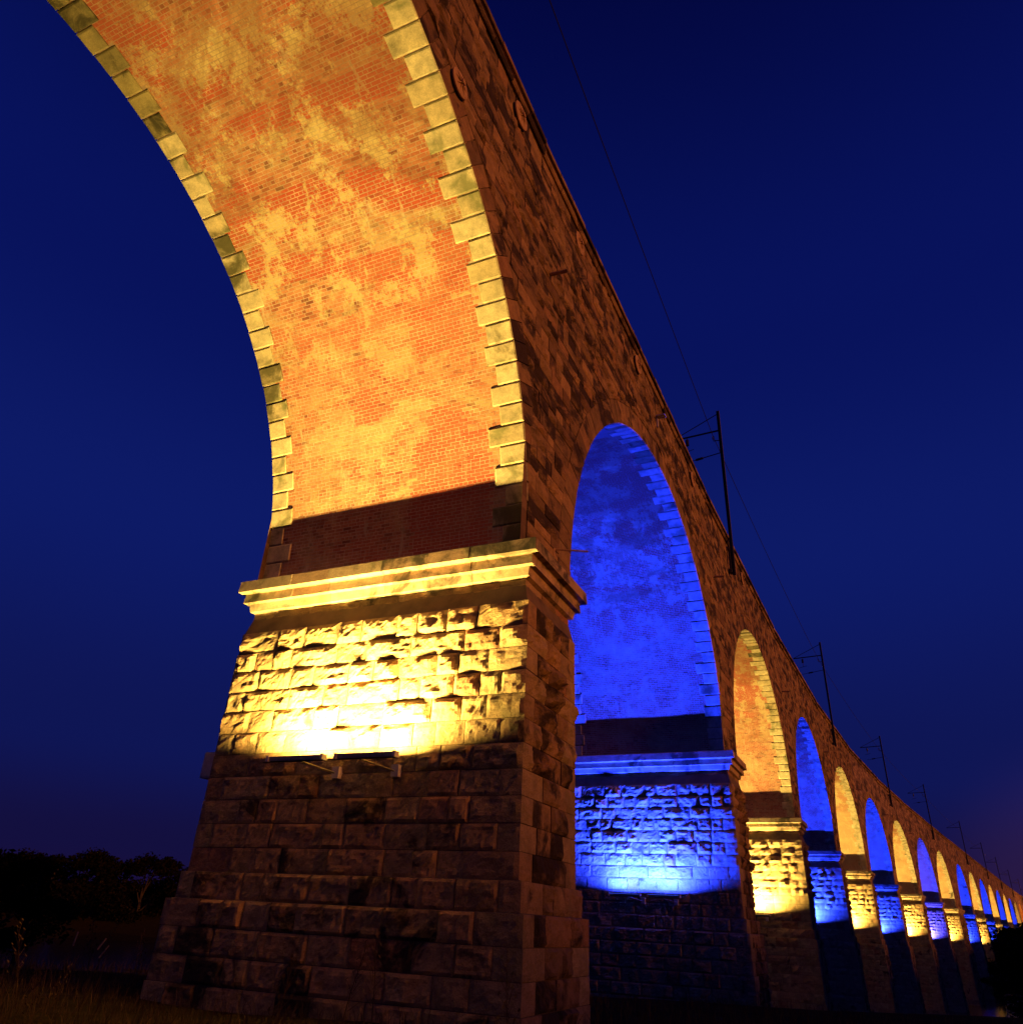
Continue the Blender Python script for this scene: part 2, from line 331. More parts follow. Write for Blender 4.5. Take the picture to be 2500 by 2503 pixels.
def build_pier(k, zb, det):
    t = thick(k); rg = random.Random(100+k); J = .007
    # core
    zs = [.0, -.85, -.86, -1.37, -1.38]+[z for z in (-6.42, -6.44, -6.91, -6.93) if z > zb]+[zb]
    V = []; F = []
    rec = .03 if det else 0.
    for z in zs:
        o = off(z)-rec-(0 if det else .0); V += [(-HW-o, -o, z), (HW+o, -o, z), (HW+o, t+o, z), (-HW-o, t+o, z)]
    for i in range(len(zs)-1):
        for j in range(4): F.append((4*i+j, 4*i+(j+1) % 4, 4*i+4+(j+1) % 4, 4*i+4+j)[::-1])
    F.append((0, 1, 2, 3))
    PARTS[('pier', k)] = obj('pier', V, F, M_CORE if det else M_PIER, PARTS['root'])
    o = PARTS[('pier', k)]; o.location = (*FR[k][0], SL*(k-1)); o.rotation_euler = (0, 0, -FR[k][1])
    # cornice: a run of moulded blocks on each side, mitred at the corners
    for side in 'frbl':
        L0, L1 = (-HW, HW) if side in 'fb' else (0, t)
        n = max(2, round((L1-L0)/1.25)); cuts = [L0]+[L0+(L1-L0)*(i+rg.uniform(-.15, .15))/n for i in range(1, n)]+[L1]
        for i in range(n):
            a, b = cuts[i], cuts[i+1]; V = []; jo = rg.uniform(-.006, .008)
            for e, u in ((0, a), (1, b)):
                for (o_, z) in CORN:
                    oo = o_+jo; uu = u
                    if i == 0 and e == 0: uu = u-oo+.0
                    elif i == n-1 and e == 1: uu = u+oo
                    else: uu = u+(J if e == 0 else -J)*.6
                    V.append(face_map(k, side, uu, oo, z+.02*mn.noise(Vector((u*3, k, z)))*(.3)))
                V.append(face_map(k, side, u, -.1, -.845)); V.append(face_map(k, side, u, -.1, .0))
            m = len(CORN)+2; F = [(q, (q+1) % m, m+(q+1) % m, m+q) for q in range(m)]+[tuple(range(m))[::-1], tuple(range(m, 2*m))]
            if side in 'lf': pass
            piece('cornice_stone', ('pier', k), k, V, F, M_CORN, side)
    if not det: return
    sides = 'fr' if k > 1 else 'frbl'
    for ci, (z0, z1, typ) in enumerate(pier_courses(k, zb)):
        omid = off((z0+z1)/2)
        o = off(z1-.02)
        fine = .016; res = det
        # corners: long leg alternates front / side
        lf = rg.uniform(.75, 1.15) if ci % 2 else rg.uniform(.4, .6); ls = rg.uniform(.4, .6) if ci % 2 else rg.uniform(.75, 1.05)
        def amp_():
            if typ == 'plain': return .012
            if typ == 'rough': return rg.choice([.05, .085, .12, .17, .10])
            if typ == 'mid': return rg.choice([.02, .035, .05])
            return rg.choice([.03, .05, .07])
        def emit(side, a, b, amp):
            amp *= 1.0 if side == 'f' else 1.5
            n = max(2, int(round((b-a)/(.055 if res > 1 else .2)))); m = max(2, int(round((z1-z0)/(.055 if res > 1 else .155))))
            us = np.linspace(a+J, b-J, n+1); vs_ = np.linspace(z0+J, z1-J, m+1); mo = rg.uniform(-.012, .018) if typ != 'plain' else rg.uniform(-.003, .003)
            bulge = off(z0+.02)-o
            def mp(u, v, h): return face_map(k, side, u, (o+mo+h) if h > -.06 else o-.1, v)
            V, F = stone_patch(mp, us, vs_, rg.uniform(0, 90), amp, .10 if typ == 'rough' else .06, .1, fine if typ != 'plain' else .003)
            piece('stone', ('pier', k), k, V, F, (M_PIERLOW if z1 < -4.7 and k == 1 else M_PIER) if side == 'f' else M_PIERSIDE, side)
        # corner quoins f-r (an L shape)
        def quoin(sa, sb, ca, cb, da, db, la, lb):
            """corner at u=ca on side sa and u=cb on side sb; da/db = direction into the side"""
            amp = amp_()*.75; na = max(2, int(round(la/(.09 if res > 1 else .25)))); nb = max(2, int(round(lb/(.09 if res > 1 else .25))))
            m = max(2, int(round((z1-z0)/(.055 if res > 1 else .155))))
            sU = list(np.linspace(-la+J, 0, na+1))+list(np.linspace(0, lb-J, nb+1))[1:]; vs_ = np.linspace(z0+J, z1-J, m+1)
            mo = rg.uniform(-.01, .012); sd = rg.uniform(0, 90); H = rock(sU, vs_, sd, amp, .10, fine); V = []
            def mp(s_, v, h):
                w_ = min(1, abs(s_)/.09); hh = (mo+h*w_) if h > -.06 else -.1
                if abs(s_) < 1e-9:  # on the arris
                    p = np.array(face_map(k, sa, ca, o+hh, v)); q = np.array(face_map(k, sb, cb, o+hh, v))
                    if sa in 'fb': return (q[0], p[1], v)
                    return (p[0], q[1], v)
                if s_ < 0: return face_map(k, sa, ca+da*(abs(s_)-o), o+hh, v)
                return face_map(k, sb, cb+db*(abs(s_)-o), o+hh, v)
            i = 0
            for v in vs_:
                for u in sU: V.append(mp(u, v, H[i])); i += 1
            F, ring = grid_faces(len(sU)-1, m); w = len(sU)
            for r in ring: V.append(mp(sU[r % w], vs_[r//w], -1))
            piece('stone', ('pier', k), k, V, F, M_PIER, sa if sa in 'f' else sb)
        quoin('f', 'r', HW, 0, -1, 1, lf, ls)
        end_r = t-(-o)-0
        if 'b' in sides:
            quoin('r', 'b', t, HW, -1, -1, ls, lf); quoin('b', 'l', -HW, t, 1, -1, lf, ls); quoin('l', 'f', 0, -HW, 1, 1, ls, lf)
        for side in sides:
            L0, L1 = (-HW-o, HW+o) if side in 'fb' else (-o, t+o)
            leg = lf if side in 'fb' else ls
            a, b = L0, L1
            if side == 'f': b -= leg; a += leg if 'b' in sides else 0
            elif side == 'r': a += leg; b -= leg if 'b' in sides else 0
            else: a += leg; b -= leg
            u = a; cuts = [a]
            while b-u > 1.5 if typ != 'plain' else b-u > 2.2:
                u += rg.choice([.5, .62, .75, .9, 1.1, 1.25]) if typ != 'plain' else rg.uniform(1., 1.6); cuts.append(u)
            if b-u > .95: cuts.append(u+(b-u)*rg.uniform(.4, .6))
            cuts.append(b)
            for c0, c1 in zip(cuts, cuts[1:]): emit(side, c0, c1, amp_())

# ---- arch curve (arc length table), frame k: the arch between pier k-1 and pier k, springing from pier k at y=0
def arch_table():
    pts = [(0., -.02), (0., ST)]+[(-R+R*math.cos(a), ST+RISE*math.sin(a)) for a in np.linspace(0, math.pi, 721)[1:-1]]+[(-2*R, ST), (-2*R, -.02)]
    pts = np.array(pts); s = np.concatenate([[0], np.cumsum(np.hypot(*(pts[1:]-pts[:-1]).T))]); return pts, s
AP, AS = arch_table(); ATOT = AS[-1]
def arc(s):
    y = np.interp(s, AS, AP[:, 0]); z = np.interp(s, AS, AP[:, 1])
    y2 = np.interp(np.asarray(s)+.02, AS, AP[:, 0]); z2 = np.interp(np.asarray(s)+.02, AS, AP[:, 1])
    y1 = np.interp(np.asarray(s)-.02, AS, AP[:, 0]); z1 = np.interp(np.asarray(s)-.02, AS, AP[:, 1])
    ty, tz = y2-y1, z2-z1; l = np.hypot(ty, tz)+1e-12; ty, tz = ty/l, tz/l
    return y, z, -tz, ty, ty, tz     # point, normal into the opening (ny,nz), tangent   (start: tangent +z, normal -y)
RING_D = .74
def sm_(a, b, x): return min(1., max(0., (x-a)/(b-a)))
def build_arch(k, det):
    parent = PARTS['root']; loc = (*FR[k][0], SL*(k-1)); rz = -FR[k][1]
    # barrel surface
    n = 720 if det else 90; ss = np.linspace(0, ATOT, n+1); V = []; F = []
    hw = HW-.03
    for s in ss:
        y, z, ny, nz, ty, tz = arc(s); V += [(-hw, y, z), (hw, y, z)]
    for i in range(n): F.append((2*i, 2*i+2, 2*i+3, 2*i+1))
    for s in ss:
        y, z, ny, nz, ty, tz = arc(s); V += [(-hw, y-ny*.3, z-nz*.3), (hw, y-ny*.3, z-nz*.3)]
    b0 = 2*(n+1)
    for i in range(n):
        F.append((b0+2*i, b0+2*i+1, b0+2*i+3, b0+2*i+2)); F.append((2*i, b0+2*i, b0+2*i+2, 2*i+2)); F.append((2*i+1, 2*i+3, b0+2*i+3, b0+2*i+1))
    o = obj('arch_barrel', V, F, M_MORTAR if det else M_BRICKFAR, parent); o.location = loc; o.rotation_euler = (0, 0, rz); PARTS[('arch', k)] = o
    # voussoirs on both faces
    nv = 61 if k < 7 else 61
    if k <= 12:
        rg = random.Random(300+k); cuts = np.linspace(0, ATOT, nv+1)
        last = nv
        for side in (1, -1):
            for i in range(last):
                s0, s1 = cuts[i]+.012, cuts[i+1]-.012
                if det and k > 2 and side < 0 and i > 34: continue
                ln = ((.82 if i % 2 else .60) if side > 0 else (.68 if i % 2 else .48))*rg.uniform(.88, 1.1); pr = rg.uniform(.026, .045); pf = rg.uniform(.0, .012)
                x0, x1 = HW-.002+pf, HW-ln; ch = .016 if k < 5 else .01
                nu, nvv = (5, 4) if k < 4 else (1, 1)
                Vv = []
                us = np.array([0., .04, .35, .65, .96, 1.]) if nu > 1 else np.linspace(0, 1, nu+1); vs_ = np.array([0., .07, .5, .93, 1.]) if nu > 1 else np.linspace(0, 1, nvv+1); seed = rg.uniform(0, 50)
                # soffit face grid (pillowed edges)
                for v in vs_:
                    s = s0+(s1-s0)*v; y, z, ny, nz, ty, tz = arc(s)
                    for u in us:
                        x = x0+(x1-x0)*u; edge = (u in (0., 1.)) or (v in (0., 1.))
                        h = pr+.003*(.5-v)-(.02 if edge else 0)+(.006*mn.noise(Vector((x*4, s*4, seed))) if nu > 1 else 0)
                        Vv.append((side*x, y+ny*h, z+nz*h))
                Ff, ring = grid_faces(nu, nvv); w = nu+1
                for r in ring:
                    u, v = us[r % w], vs_[r//w]; s = s0+(s1-s0)*v; y, z, ny, nz, ty, tz = arc(s); x = x0+(x1-x0)*u
                    dpt = RING_D if True else 0
                    dd = dpt*(1+.0) if u <= .5 else .12
                    if nu == 1: dd = dpt
                    Vv.append((side*x, y-ny*dd, z-nz*dd))
                nn = len(ring); Ff = list(Ff)
                Ff.append(tuple(len(us)*len(vs_)+q for q in range(nn)))
                if side > 0: pass
                piece('voussoir', ('arch', k), k, Vv, Ff, (M_VOUSDARK if (rg.random() < (.0+1.0*sm_(20, 27, i) if side < 0 else .0+.5*sm_(24, 34, i))) else M_VOUS, M_WALL), 'v+' if side > 0 else 'v-')
    if not det: return
    # bricks of the barrel between the stone rings
    smax = ATOT*.61
    pc = .0845; nc = int(smax/pc); rs = np.random.RandomState(k)
    rows = []
    for i in range(nc):
        s = .03+i*pc; header = (i % 5 == 4); L = (.1175 if header else .235)
        o0 = -HW-.1+(L*.5 if i % 2 else 0)+rs.uniform(-.02, .02)
        xs = np.arange(o0, HW+.1, L); rows.append(np.stack([xs, np.full_like(xs, L-.0135), np.full_like(xs, s)], 1))
    B = np.concatenate(rows)
    # stone ring widths (course i of the ring) so bricks butt against the stones
    ringi = np.clip((B[:, 2]/ATOT*nv).astype(int), 0, nv-1); edge = np.where(ringi % 2 == 1, .58, .40); edger = np.where(ringi % 2 == 1, .70, .51)
    lo, hi = -HW+edge, HW-edger
    x0 = np.maximum(B[:, 0], lo); x1 = np.minimum(B[:, 0]+B[:, 1], hi); ok = (x1-x0) > .03
    B = B[ok]; x0 = x0[ok]; x1 = x1[ok]; n = len(B)
    pr = .0013+rs.uniform(-.0008, .0015, n)+np.where(rs.rand(n) < .05, .0025, 0); tilt = rs.uniform(-.0004, .0004, n)
    s0 = B[:, 2]+rs.uniform(-.0012, .0012, n); s1 = s0+pc-.0135+rs.uniform(-.002, .001, n)
    Vb = np.zeros((n, 8, 3))
    for j, (xx, sj, inn) in enumerate(((x0, s0, 0), (x1, s0, 0), (x1, s1, 0), (x0, s1, 0), (x0, s0, 1), (x1, s0, 1), (x1, s1, 1), (x0, s1, 1))):
        y, z, ny, nz, ty, tz = arc(sj); h = (pr+tilt*(1 if j in (1, 2) else -1)) if not inn else -.02
        Vb[:, j, 0] = xx; Vb[:, j, 1] = y+ny*h; Vb[:, j, 2] = z+nz*h
    FQ = np.array([(0, 1, 2, 3), (0, 4, 5, 1), (1, 5, 6, 2), (2, 6, 7, 3), (3, 7, 4, 0)])
    cen = Vb[:, :4].mean(1); new = np.zeros(n, bool)
    if k == 1:
        new |= (x0 > .5) & (x1 < 2.75) & (s0 < 2.9)
        new |= (x0 > 1.0) & (x1 < 2.2) & (s0 > 2.9) & (s0 < 3.6)
        new |= (x0 > -1.0) & (x1 < -.1) & (s0 > 3.6) & (s0 < 4.5)
        new |= (x0 > .9) & (x1 < 2.9) & (s0 > 4.9) & (s0 < 6.0)
        new |= (x0 > -2.9) & (x1 < 2.7) & (s0 > 15.3) & (s0 < 16.9) & (x0*.25+s0 > 15.2) & (rs.rand(n) < .93)
    chosen = np.zeros(n, bool)
    if k == 1:
        wc = to_world(k, cen); d = wc-CAM; zz = d@FW; u = 1250+FPX*(d@RT)/zz; v = 1251.5-FPX*(d@UP)/zz
        ins = (u > 15) & (u < 2485) & (v > 15) & (v < 2490) & (zz > 0); _, _, ny, nz, _, _ = arc(B[:, 2])
        nw = np.stack([0*ny, ny, nz], 1); face = -(d*nw).sum(1)/(np.linalg.norm(d, axis=1))
        score = np.where(ins & (face > .05) & (B[:, 1] > .2), face*(x1-x0)/np.linalg.norm(d, axis=1)**2, 0)
        chosen[np.argsort(-score)[:295]] = True
    par = PARTS[('arch', k)]
    for idx in np.nonzero(chosen)[0]:
        obj('brick', Vb[idx]-cen[idx], [tuple(f) for f in FQ], M_BRICKNEW if new[idx] else M_BRICK, par).location = tuple(cen[idx])
    rest = ~chosen; Vr = Vb[rest].reshape(-1, 3); nr = rest.sum()
    Fr = (np.arange(nr)[:, None, None]*8+FQ[None]).reshape(-1, 4)
    obj('brickwork', Vr, Fr, [M_BRICK, M_BRICKNEW], par, midx=np.repeat(new[rest].astype(int), 5), kind='stuff')

def ring_y(z, side):
    """y limits of the arch ring's outer edge at height z (None above the crown)"""
    a, b = R+RING_D, RISE+RING_D; q = (z-ST)/b
    if q >= 1: return None
    if q < 0: q = 0
    return -R+(a*math.sqrt(1-q*q) if side > 0 else -a*math.sqrt(1-q*q))
def build_spandrel(k, det):
    parent = PARTS['root']; loc = (*FR[k][0], SL*(k-1)); rz = -FR[k][1]; tp = thick(k-1) if k > 0 else T
    y0 = -2*R-tp-(.25 if k > 1 else 0); top = Z_STRING
    # wall solid: strips from the barrel's back up to the string course
    ys = [(y0, -.0), (-2*R-.25, -.0)]; n = 64 if k < 8 else 40; pr = []
    for s in np.linspace(0, ATOT, n+1)[::-1]:
        y, z, ny, nz, ty, tz = arc(s); pr.append((float(y-ny*.25), float(z-nz*.25)))
    prof = ys+pr
    V = []; F = []; xo = HW-.025 if det else HW-.002
    for y, z in prof: V += [(xo, y, z), (xo, y, top), (-xo, y, z), (-xo, y, top)]
    for i in range(len(prof)-1):
        a, b = 4*i, 4*i+4; F += [(a, b, b+1, a+1), (a+2, a+3, b+3, b+2), (a+1, b+1, b+3, a+3), (a, a+2, b+2, b)]
    o = obj('spandrel_wall', V, F, M_WALLCORE if det else M_WALLFAR, parent); o.location = loc; o.rotation_euler = (0, 0, rz); PARTS[('wall', k)] = o
    if not det: return
    # squared rubble stones of the right-hand face
    rg = random.Random(700+k); z = .0; J = .009; ci = 0
    while z < top-.05:
        h = rg.choice([.26, .30, .34, .40, .46]); z1 = min(z+h, top)
        if top-z1 < .2: z1 = top
        segs = []
        yl0, yl1, yr0, yr1 = ring_y(z, -1), ring_y(z1, -1), ring_y(z, 1), ring_y(z1, 1)
        def span(a0, a1, b0, b1): segs.append((a0, a1, b0, b1))
        ylo = -2*R-tp; yhi = 0.
        if yl0 is None: span(ylo, ylo, yhi, yhi)
        else:
            t0, t1 = yl0, yl1 if yl1 is not None else -R
            span(ylo, ylo, t0-.004, t1-.004)
            t0, t1 = yr0, yr1 if yr1 is not None else -R
            if yhi-t0 > .05 or yhi-t1 > .05: span(min(t0+.004, yhi), t1+.004, yhi, yhi)
        for a0, a1, b0, b1 in segs:
            # bottom edge a0..b0, top edge a1..b1
            L = max(b0-a0, b1-a1); u = 0.; cuts = [0.]
            while L-u > 1.2:
                u += rg.choice([.38, .5, .6, .75, .95]); cuts.append(u)
            cuts.append(L)
            leftfix = (a1 == a0)
            for c0, c1 in zip(cuts, cuts[1:]):
                if leftfix: B0, B1, T0, T1 = a0+c0, min(a0+c1, b0) if c1 < L else b0, a1+c0, (a1+c1) if c1 < L else b1
                else: B0, B1, T0, T1 = b0-L+c0 if c0 > 0 else a0, b0-L+c1, b1-L+c0 if c0 > 0 else a1, b1-L+c1
                if not leftfix and c0 == 0: B0 = a0; T0 = a1
                if leftfix: B0 = min(B0, b0); B1 = min(B1, b0)
                else: B0 = max(B0, a0); B1 = max(B1, a0); T0 = max(T0, a1); T1 = max(T1, a1)
                if (B1-B0)+(T1-T0) < .12: continue
                if leftfix and B1 < B0+.02: B0, B1 = b0-.03, b0
                wy = to_world(k, (HW, (B0+B1)/2, z))[0]
                if k == 1 and (B0+T0)/2 < -15.5: continue
                amp = rg.choice([.01, .02, .035, .055, .075]); mo = rg.uniform(-.012, .012)
                near = k <= 2
                nu = max(2, int(round((T1-T0)/(.11 if near else .3)))); nv = 4 if near else 2
                us = np.linspace(0, 1, nu+1); vs_ = np.linspace(0, 1, nv+1); H = []
                W_ = max(T1-T0, B1-B0); us_m = us*W_; vs_m = vs_*(z1-z); H = rock(us_m, vs_m, rg.uniform(0, 90), amp, .06, .018, 3.2)
                V = []; i = 0
                def P(u_, v_, h_):
                    ya = (B0+J)+(T0-B0)*v_; yb = (B1-J)+(T1-B1)*v_
                    return (HW+h_, ya+(yb-ya)*u_, z+J+(z1-z-2*J)*v_)
                for v_ in vs_:
                    for u_ in us: V.append(P(u_, v_, H[i]+mo)); i += 1
                F, ring = grid_faces(nu, nv)
                for r in ring: V.append(P(us[r % (nu+1)], vs_[r//(nu+1)], -.06))
                piece('wall_stone', ('wall', k), k, V, F, M_WALL, 'r')
        z = z1; ci += 1

def build_parapet(k):
    parent = PARTS['root']; loc = (*FR[k][0], SL*(k-1)); rz = -FR[k][1]; tp = thick(k-1) if k > 0 else T
    ya, yb = -2*R-tp, .0
    mb = MB(); xi = HW-.42
    for sg in (1, -1):
        a, b = sorted((sg*xi, sg*(HW+.0))); mb.box((a, ya-.02, Z_PAR), (b, yb, Z_TOP-.2))
    mb.box((-xi, ya, Z_STRING), (xi, yb, Z_STRING+.45))
    o = mb.obj('parapet', M_WALL, parent); o.location = loc; o.rotation_euler = (0, 0, rz); PARTS[('par', k)] = o
    rg = random.Random(900+k)
    def run(name, prof, pitch, mat, det):
        n = max(1, round((yb-ya)/pitch)) if det else 4
        for sg in (1, -1):
            c = [ya+(yb-ya)*(i+(rg.uniform(-.12, .12) if 0 < i < n else 0))/n for i in range(n+1)]
            for i in range(n):
                jo = rg.uniform(-.008, .012); jz = rg.uniform(-.006, .010); m = len(prof); g_ = .008
                V = [(sg*(x+(jo if x > HW-.2 else 0)), c[i]+g_, z+jz) for x, z in prof]+[(sg*(x+(jo if x > HW-.2 else 0)), c[i+1]-g_, z+jz) for x, z in prof]
                F = [(q, (q+1) % m, m+(q+1) % m, m+q) for q in range(m)]+[tuple(range(m))[::-1], tuple(range(m, 2*m))]
                piece(name, ('par', k), k, V, F, mat, 'r' if sg > 0 else 'l')
    run('string_course_stone', [(HW-.3, Z_STRING), (HW+.06, Z_STRING), (HW+.10, Z_STRING+.06), (HW+.12, Z_PAR-.04), (HW+.06, Z_PAR), (HW-.3, Z_PAR)], 1.15, M_WALL, k < 9)
    run('coping_stone', [(HW-.50, Z_TOP-.2), (HW+.115, Z_TOP-.2), (HW+.12, Z_TOP-.04), (HW+.05, Z_TOP+.03), (HW-.44, Z_TOP+.03), (HW-.50, Z_TOP-.04)], 1.05, M_WALL, k < 9)

# far wall material: the same rubble, its courses carried by the bump only
def wall_far_mat(name, core=False):
    m, nt, b = new_mat(name); g = G(nt); pr = g.pos()
    t = nt.nodes.new('ShaderNodeTexBrick'); cx = nt.nodes.new('ShaderNodeCombineXYZ'); sx = nt.nodes.new('ShaderNodeSeparateXYZ')
    nt.links.new(g.pos(), sx.inputs[0]); nt.links.new(sx.outputs[1], cx.inputs[0]); nt.links.new(sx.outputs[2], cx.inputs[1])
    t.inputs['Scale'].default_value = 1; t.inputs['Brick Width'].default_value = .7; t.inputs['Row Height'].default_value = .34; t.inputs['Mortar Size'].default_value = .02
    t.inputs['Color1'].default_value = (.17, .10, .055, 1); t.inputs['Color2'].default_value = (.42, .27, .15, 1); t.inputs['Mortar'].default_value = (.16, .10, .06, 1)
    t.inputs['Bias'].default_value = -.1
    nt.links.new(cx.outputs[0], t.inputs['Vector'])
    so = g.mp(g.noise(g.pos((1, .55, 1)), .75, 7, .68, .5), .47, .62, 0, .9)
    c = g.mix(so, t.outputs[0], (.03, .02, .013))
    if core: c = g.mix(.6, c, (.12, .08, .045))
    nt.links.new(c, b.inputs['Base Color']); g.bump(g.math('SUBTRACT', g.noise(pr, 5, 6), t.outputs['Fac']), b, .6, .05); return m
M_WALLFAR = wall_far_mat('distant_rubble_wall'); M_WALLCORE = wall_far_mat('rubble_wall_core', True)

# ------------------------------------------------------------------ terrain
def sm(a, b, x): t = min(1., max(0., (x-a)/(b-a))); return t*t*(3-2*t)
def ground(x, y):
    t = y-.5*x
    z = -8.62-7.9*sm(6, 54, t)
    far = sm(196, 252, y+.02*x)
    z = z+far*7.6+sm(255, 420, y)*1.4
    rr = math.hypot(x-9, y+13); az = math.atan2(9-x, y+13)
    z += 8.5*sm(262, 300, rr)*sm(.6, .72, az)*(1-sm(1.8, 2.2, az))
    z += (15.2+5.5*sm(10, 45, y))*sm(42, 82, x)*sm(-150, -60, y)*(1-sm(330, 420, y))  # unseen embankment on the right, added to shade the lower piers
    z += .12*mn.noise(Vector((x*.25, y*.25, 0)))+.5*mn.noise(Vector((x*.05, y*.05, 3)))*sm(20, 50, t)
    return z
def build_ground():
    xs = list(np.arange(-60, 60, 1.25)); ys = list(np.arange(-30, 60, 1.25))
    def ext(a, lo, hi):
        s = 2.; v = a[0]; L = []
        while v > lo: v -= s; s *= 1.25; L.append(v)
        s = 2.; v = a[-1]; H = []
        while v < hi: v += s; s *= 1.13; H.append(v)
        return L[::-1]+a+H
    xs = ext(xs, -3000, 3000); ys = ext(ys, -400, 4500)
    V = [(x, y, ground(x, y)) for y in ys for x in xs]; w = len(xs)
    F = [(j*w+i, j*w+i+1, (j+1)*w+i+1, (j+1)*w+i) for j in range(len(ys)-1) for i in range(w-1)]
    m, nt, b = new_mat('rough_meadow_ground'); g = G(nt); b.inputs['Specular IOR Level'].default_value = 0
    c = g.ramp(g.noise(g.pos(), 1.4, 7, .7), [(.3, (.018, .014, .006)), (.55, (.035, .026, .010)), (.75, (.06, .042, .016))])
    nt.links.new(c, b.inputs['Base Color']); g.bump(g.noise(g.pos(), 9, 6), b, .8, .08)
    obj('ground', V, F, m, kind='structure')
    m, nt, b = new_mat('river_water'); g = G(nt); b.inputs['Base Color'].default_value = (.006, .01, .014, 1); b.inputs['Roughness'].default_value = .12
    b.inputs['Specular IOR Level'].default_value = .5
    g.bump(g.noise(g.pos((1, 1.6, 1)), .9, 4), b, .5, .12)
    obj('river_water', [(-2500, -300, -16.25), (2500, -300, -16.25), (2500, 2500, -16.25), (-2500, 2500, -16.25)], [(0, 1, 2, 3)], m, kind='structure')

# ------------------------------------------------------------------ build the viaduct
PARTS = {'root': empty('railway_viaduct', (0, 0, 0), label='long stone and brick railway viaduct with floodlit arches curving away to the right', cat='viaduct')}
DET = {1: 2, 2: 2, 3: 1, 4: 1, 5: 1, 6: 1, 7: 1, 8: 1, 9: 1, 10: 1, 11: 1, 12: 1}
for k in range(0, NB):
    p = to_world(k, (0, T/2, 0))[0]; zb = ground(p[0], p[1])-.8-SL*(k-1)
    build_pier(k, zb, DET.get(k, 0))
for k in range(0, NB):
    build_arch(k, 1 <= k <= 4); build_spandrel(k, 1 <= k <= 5); build_parapet(k)

# turn the pieces into parts: the largest in view one by one, the rest joined per part
bykind = {}
for i, (kind, part, k, V, F, mat, nrm) in enumerate(PIECES):
    c = V.mean(0); w = to_world(k, c)[0]; u, v, z = px(w); ext = V.max(0)-V.min(0)
    d = np.linalg.norm(w-CAM); vis = z > 0 and -60 < u < 2560 and -60 < v < 2560
    h = FR[k][1]; nd = {'f': (-math.sin(h), -math.cos(h)), 'r': (math.cos(h), -math.sin(h)), 'b': (math.sin(h), math.cos(h)), 'l': (-math.cos(h), math.sin(h))}
    if nrm in nd: vis = vis and ((CAM[:2]-w[:2])@np.array(nd[nrm]))/d > .02
    else: vis = vis and (c[1] > -R-2.5 if k == 1 else c[1] > -R)
    bykind.setdefault(kind, []).append(((np.sort(ext)[1:].prod()/d**2) if vis else 0, i))
single = set()
def vmid(kind, k, F):
    if kind != 'voussoir': return None
    n = 20 if k < 4 else 1
    return [0]*n+[1]*(len(F)-n)
for kind, L in bykind.items():
    L.sort(reverse=True); single |= {i for s, i in L[:292] if s > 0}
joined = {}
for i, (kind, part, k, V, F, mat, nrm) in enumerate(PIECES):
    if i in single:
        c = (V.max(0)+V.min(0))/2; obj(kind, V-c, [tuple(f) for f in F], mat, PARTS[part], midx=vmid(kind, k, F)).location = tuple(c)
    else:
        key = (part, kind, mat); J_ = joined.setdefault(key, [[], [], 0, mat, []]); n0 = J_[2]; J_[4] += vmid(kind, k, F) or [0]*len(F)
        J_[0].append(V); J_[1] += [tuple(q+n0 for q in f) for f in F]; J_[2] += len(V)
STUFF = {'stone': 'stonework', 'cornice_stone': 'cornice', 'voussoir': 'ring_stones', 'wall_stone': 'rubble_stonework', 'coping_stone': 'coping', 'string_course_stone': 'string_course'}
for (part, kind, _m), (Vs, F, n, mat, mi) in joined.items():
    obj(STUFF[kind], np.concatenate(Vs), F, mat, PARTS[part], midx=mi, kind='stuff')

# tie plates (ribbed iron discs) and drain spouts: parts of the viaduct
def tie_plate(k, y, z, r):
    V = []; F = []; n = 28; x = HW+.06
    for j in range(n):
        a = 6.28318*j/n; V += [(x, y+r*math.cos(a), z+r*math.sin(a)), (x+.035, y+r*math.cos(a), z+r*math.sin(a)), (x+.05, y+.86*r*math.cos(a), z+.86*r*math.sin(a)), (x+.052, y+.82*r*math.cos(a), z+.82*r*math.sin(a))]
    for j in range(n):
        q = (j+1) % n
        for e in range(3): F.append((4*j+e, 4*q+e, 4*q+e+1, 4*j+e+1))
    F.append(tuple(4*j+3 for j in range(n))[::1])
    p = obj('tie_plate', V, F, M_IRON, PARTS['root']); p.location = (*FR[k][0], SL*(k-1)); p.rotation_euler = (0, 0, -FR[k][1])
    for j in range(8):
        a = 6.28318*j/8; mb = MB(); d = (math.cos(a), math.sin(a)); nn = (-d[1]*.02, d[0]*.02)
        y0, z0, y1, z1 = y+.06*d[0], z+.06*d[1], y+.82*r*d[0], z+.82*r*d[1]
        mb.add([(x+.03, y0-nn[0], z0-nn[1]), (x+.03, y0+nn[0], z0+nn[1]), (x+.03, y1+nn[0], z1+nn[1]), (x+.03, y1-nn[0], z1-nn[1]),
                (x+.09, y0-nn[0]*.6, z0-nn[1]*.6), (x+.09, y0+nn[0]*.6, z0+nn[1]*.6), (x+.05, y1+nn[0]*.6, z1+nn[1]*.6), (x+.05, y1-nn[0]*.6, z1-nn[1]*.6)],
               [(0, 1, 2, 3), (4, 7, 6, 5), (0, 4, 5, 1), (1, 5, 6, 2), (2, 6, 7, 3), (3, 7, 4, 0)]); mb.obj('rib', M_IRON, p)
    MB().tube([(x+.02, y, z), (x+.13, y, z)], .07, 6).obj('bolt_nut', M_IRON, p)
for k, y, z, r in ((1, -4.75, 8.75, .33), (1, -1.72, 11.85, .38), (1, 3.0, 11.95, .38), (2, -12.0, 11.9, .38), (2, -3.0, 11.9, .38), (3, -12, 11.9, .38)):
    tie_plate(k, y, z, r)
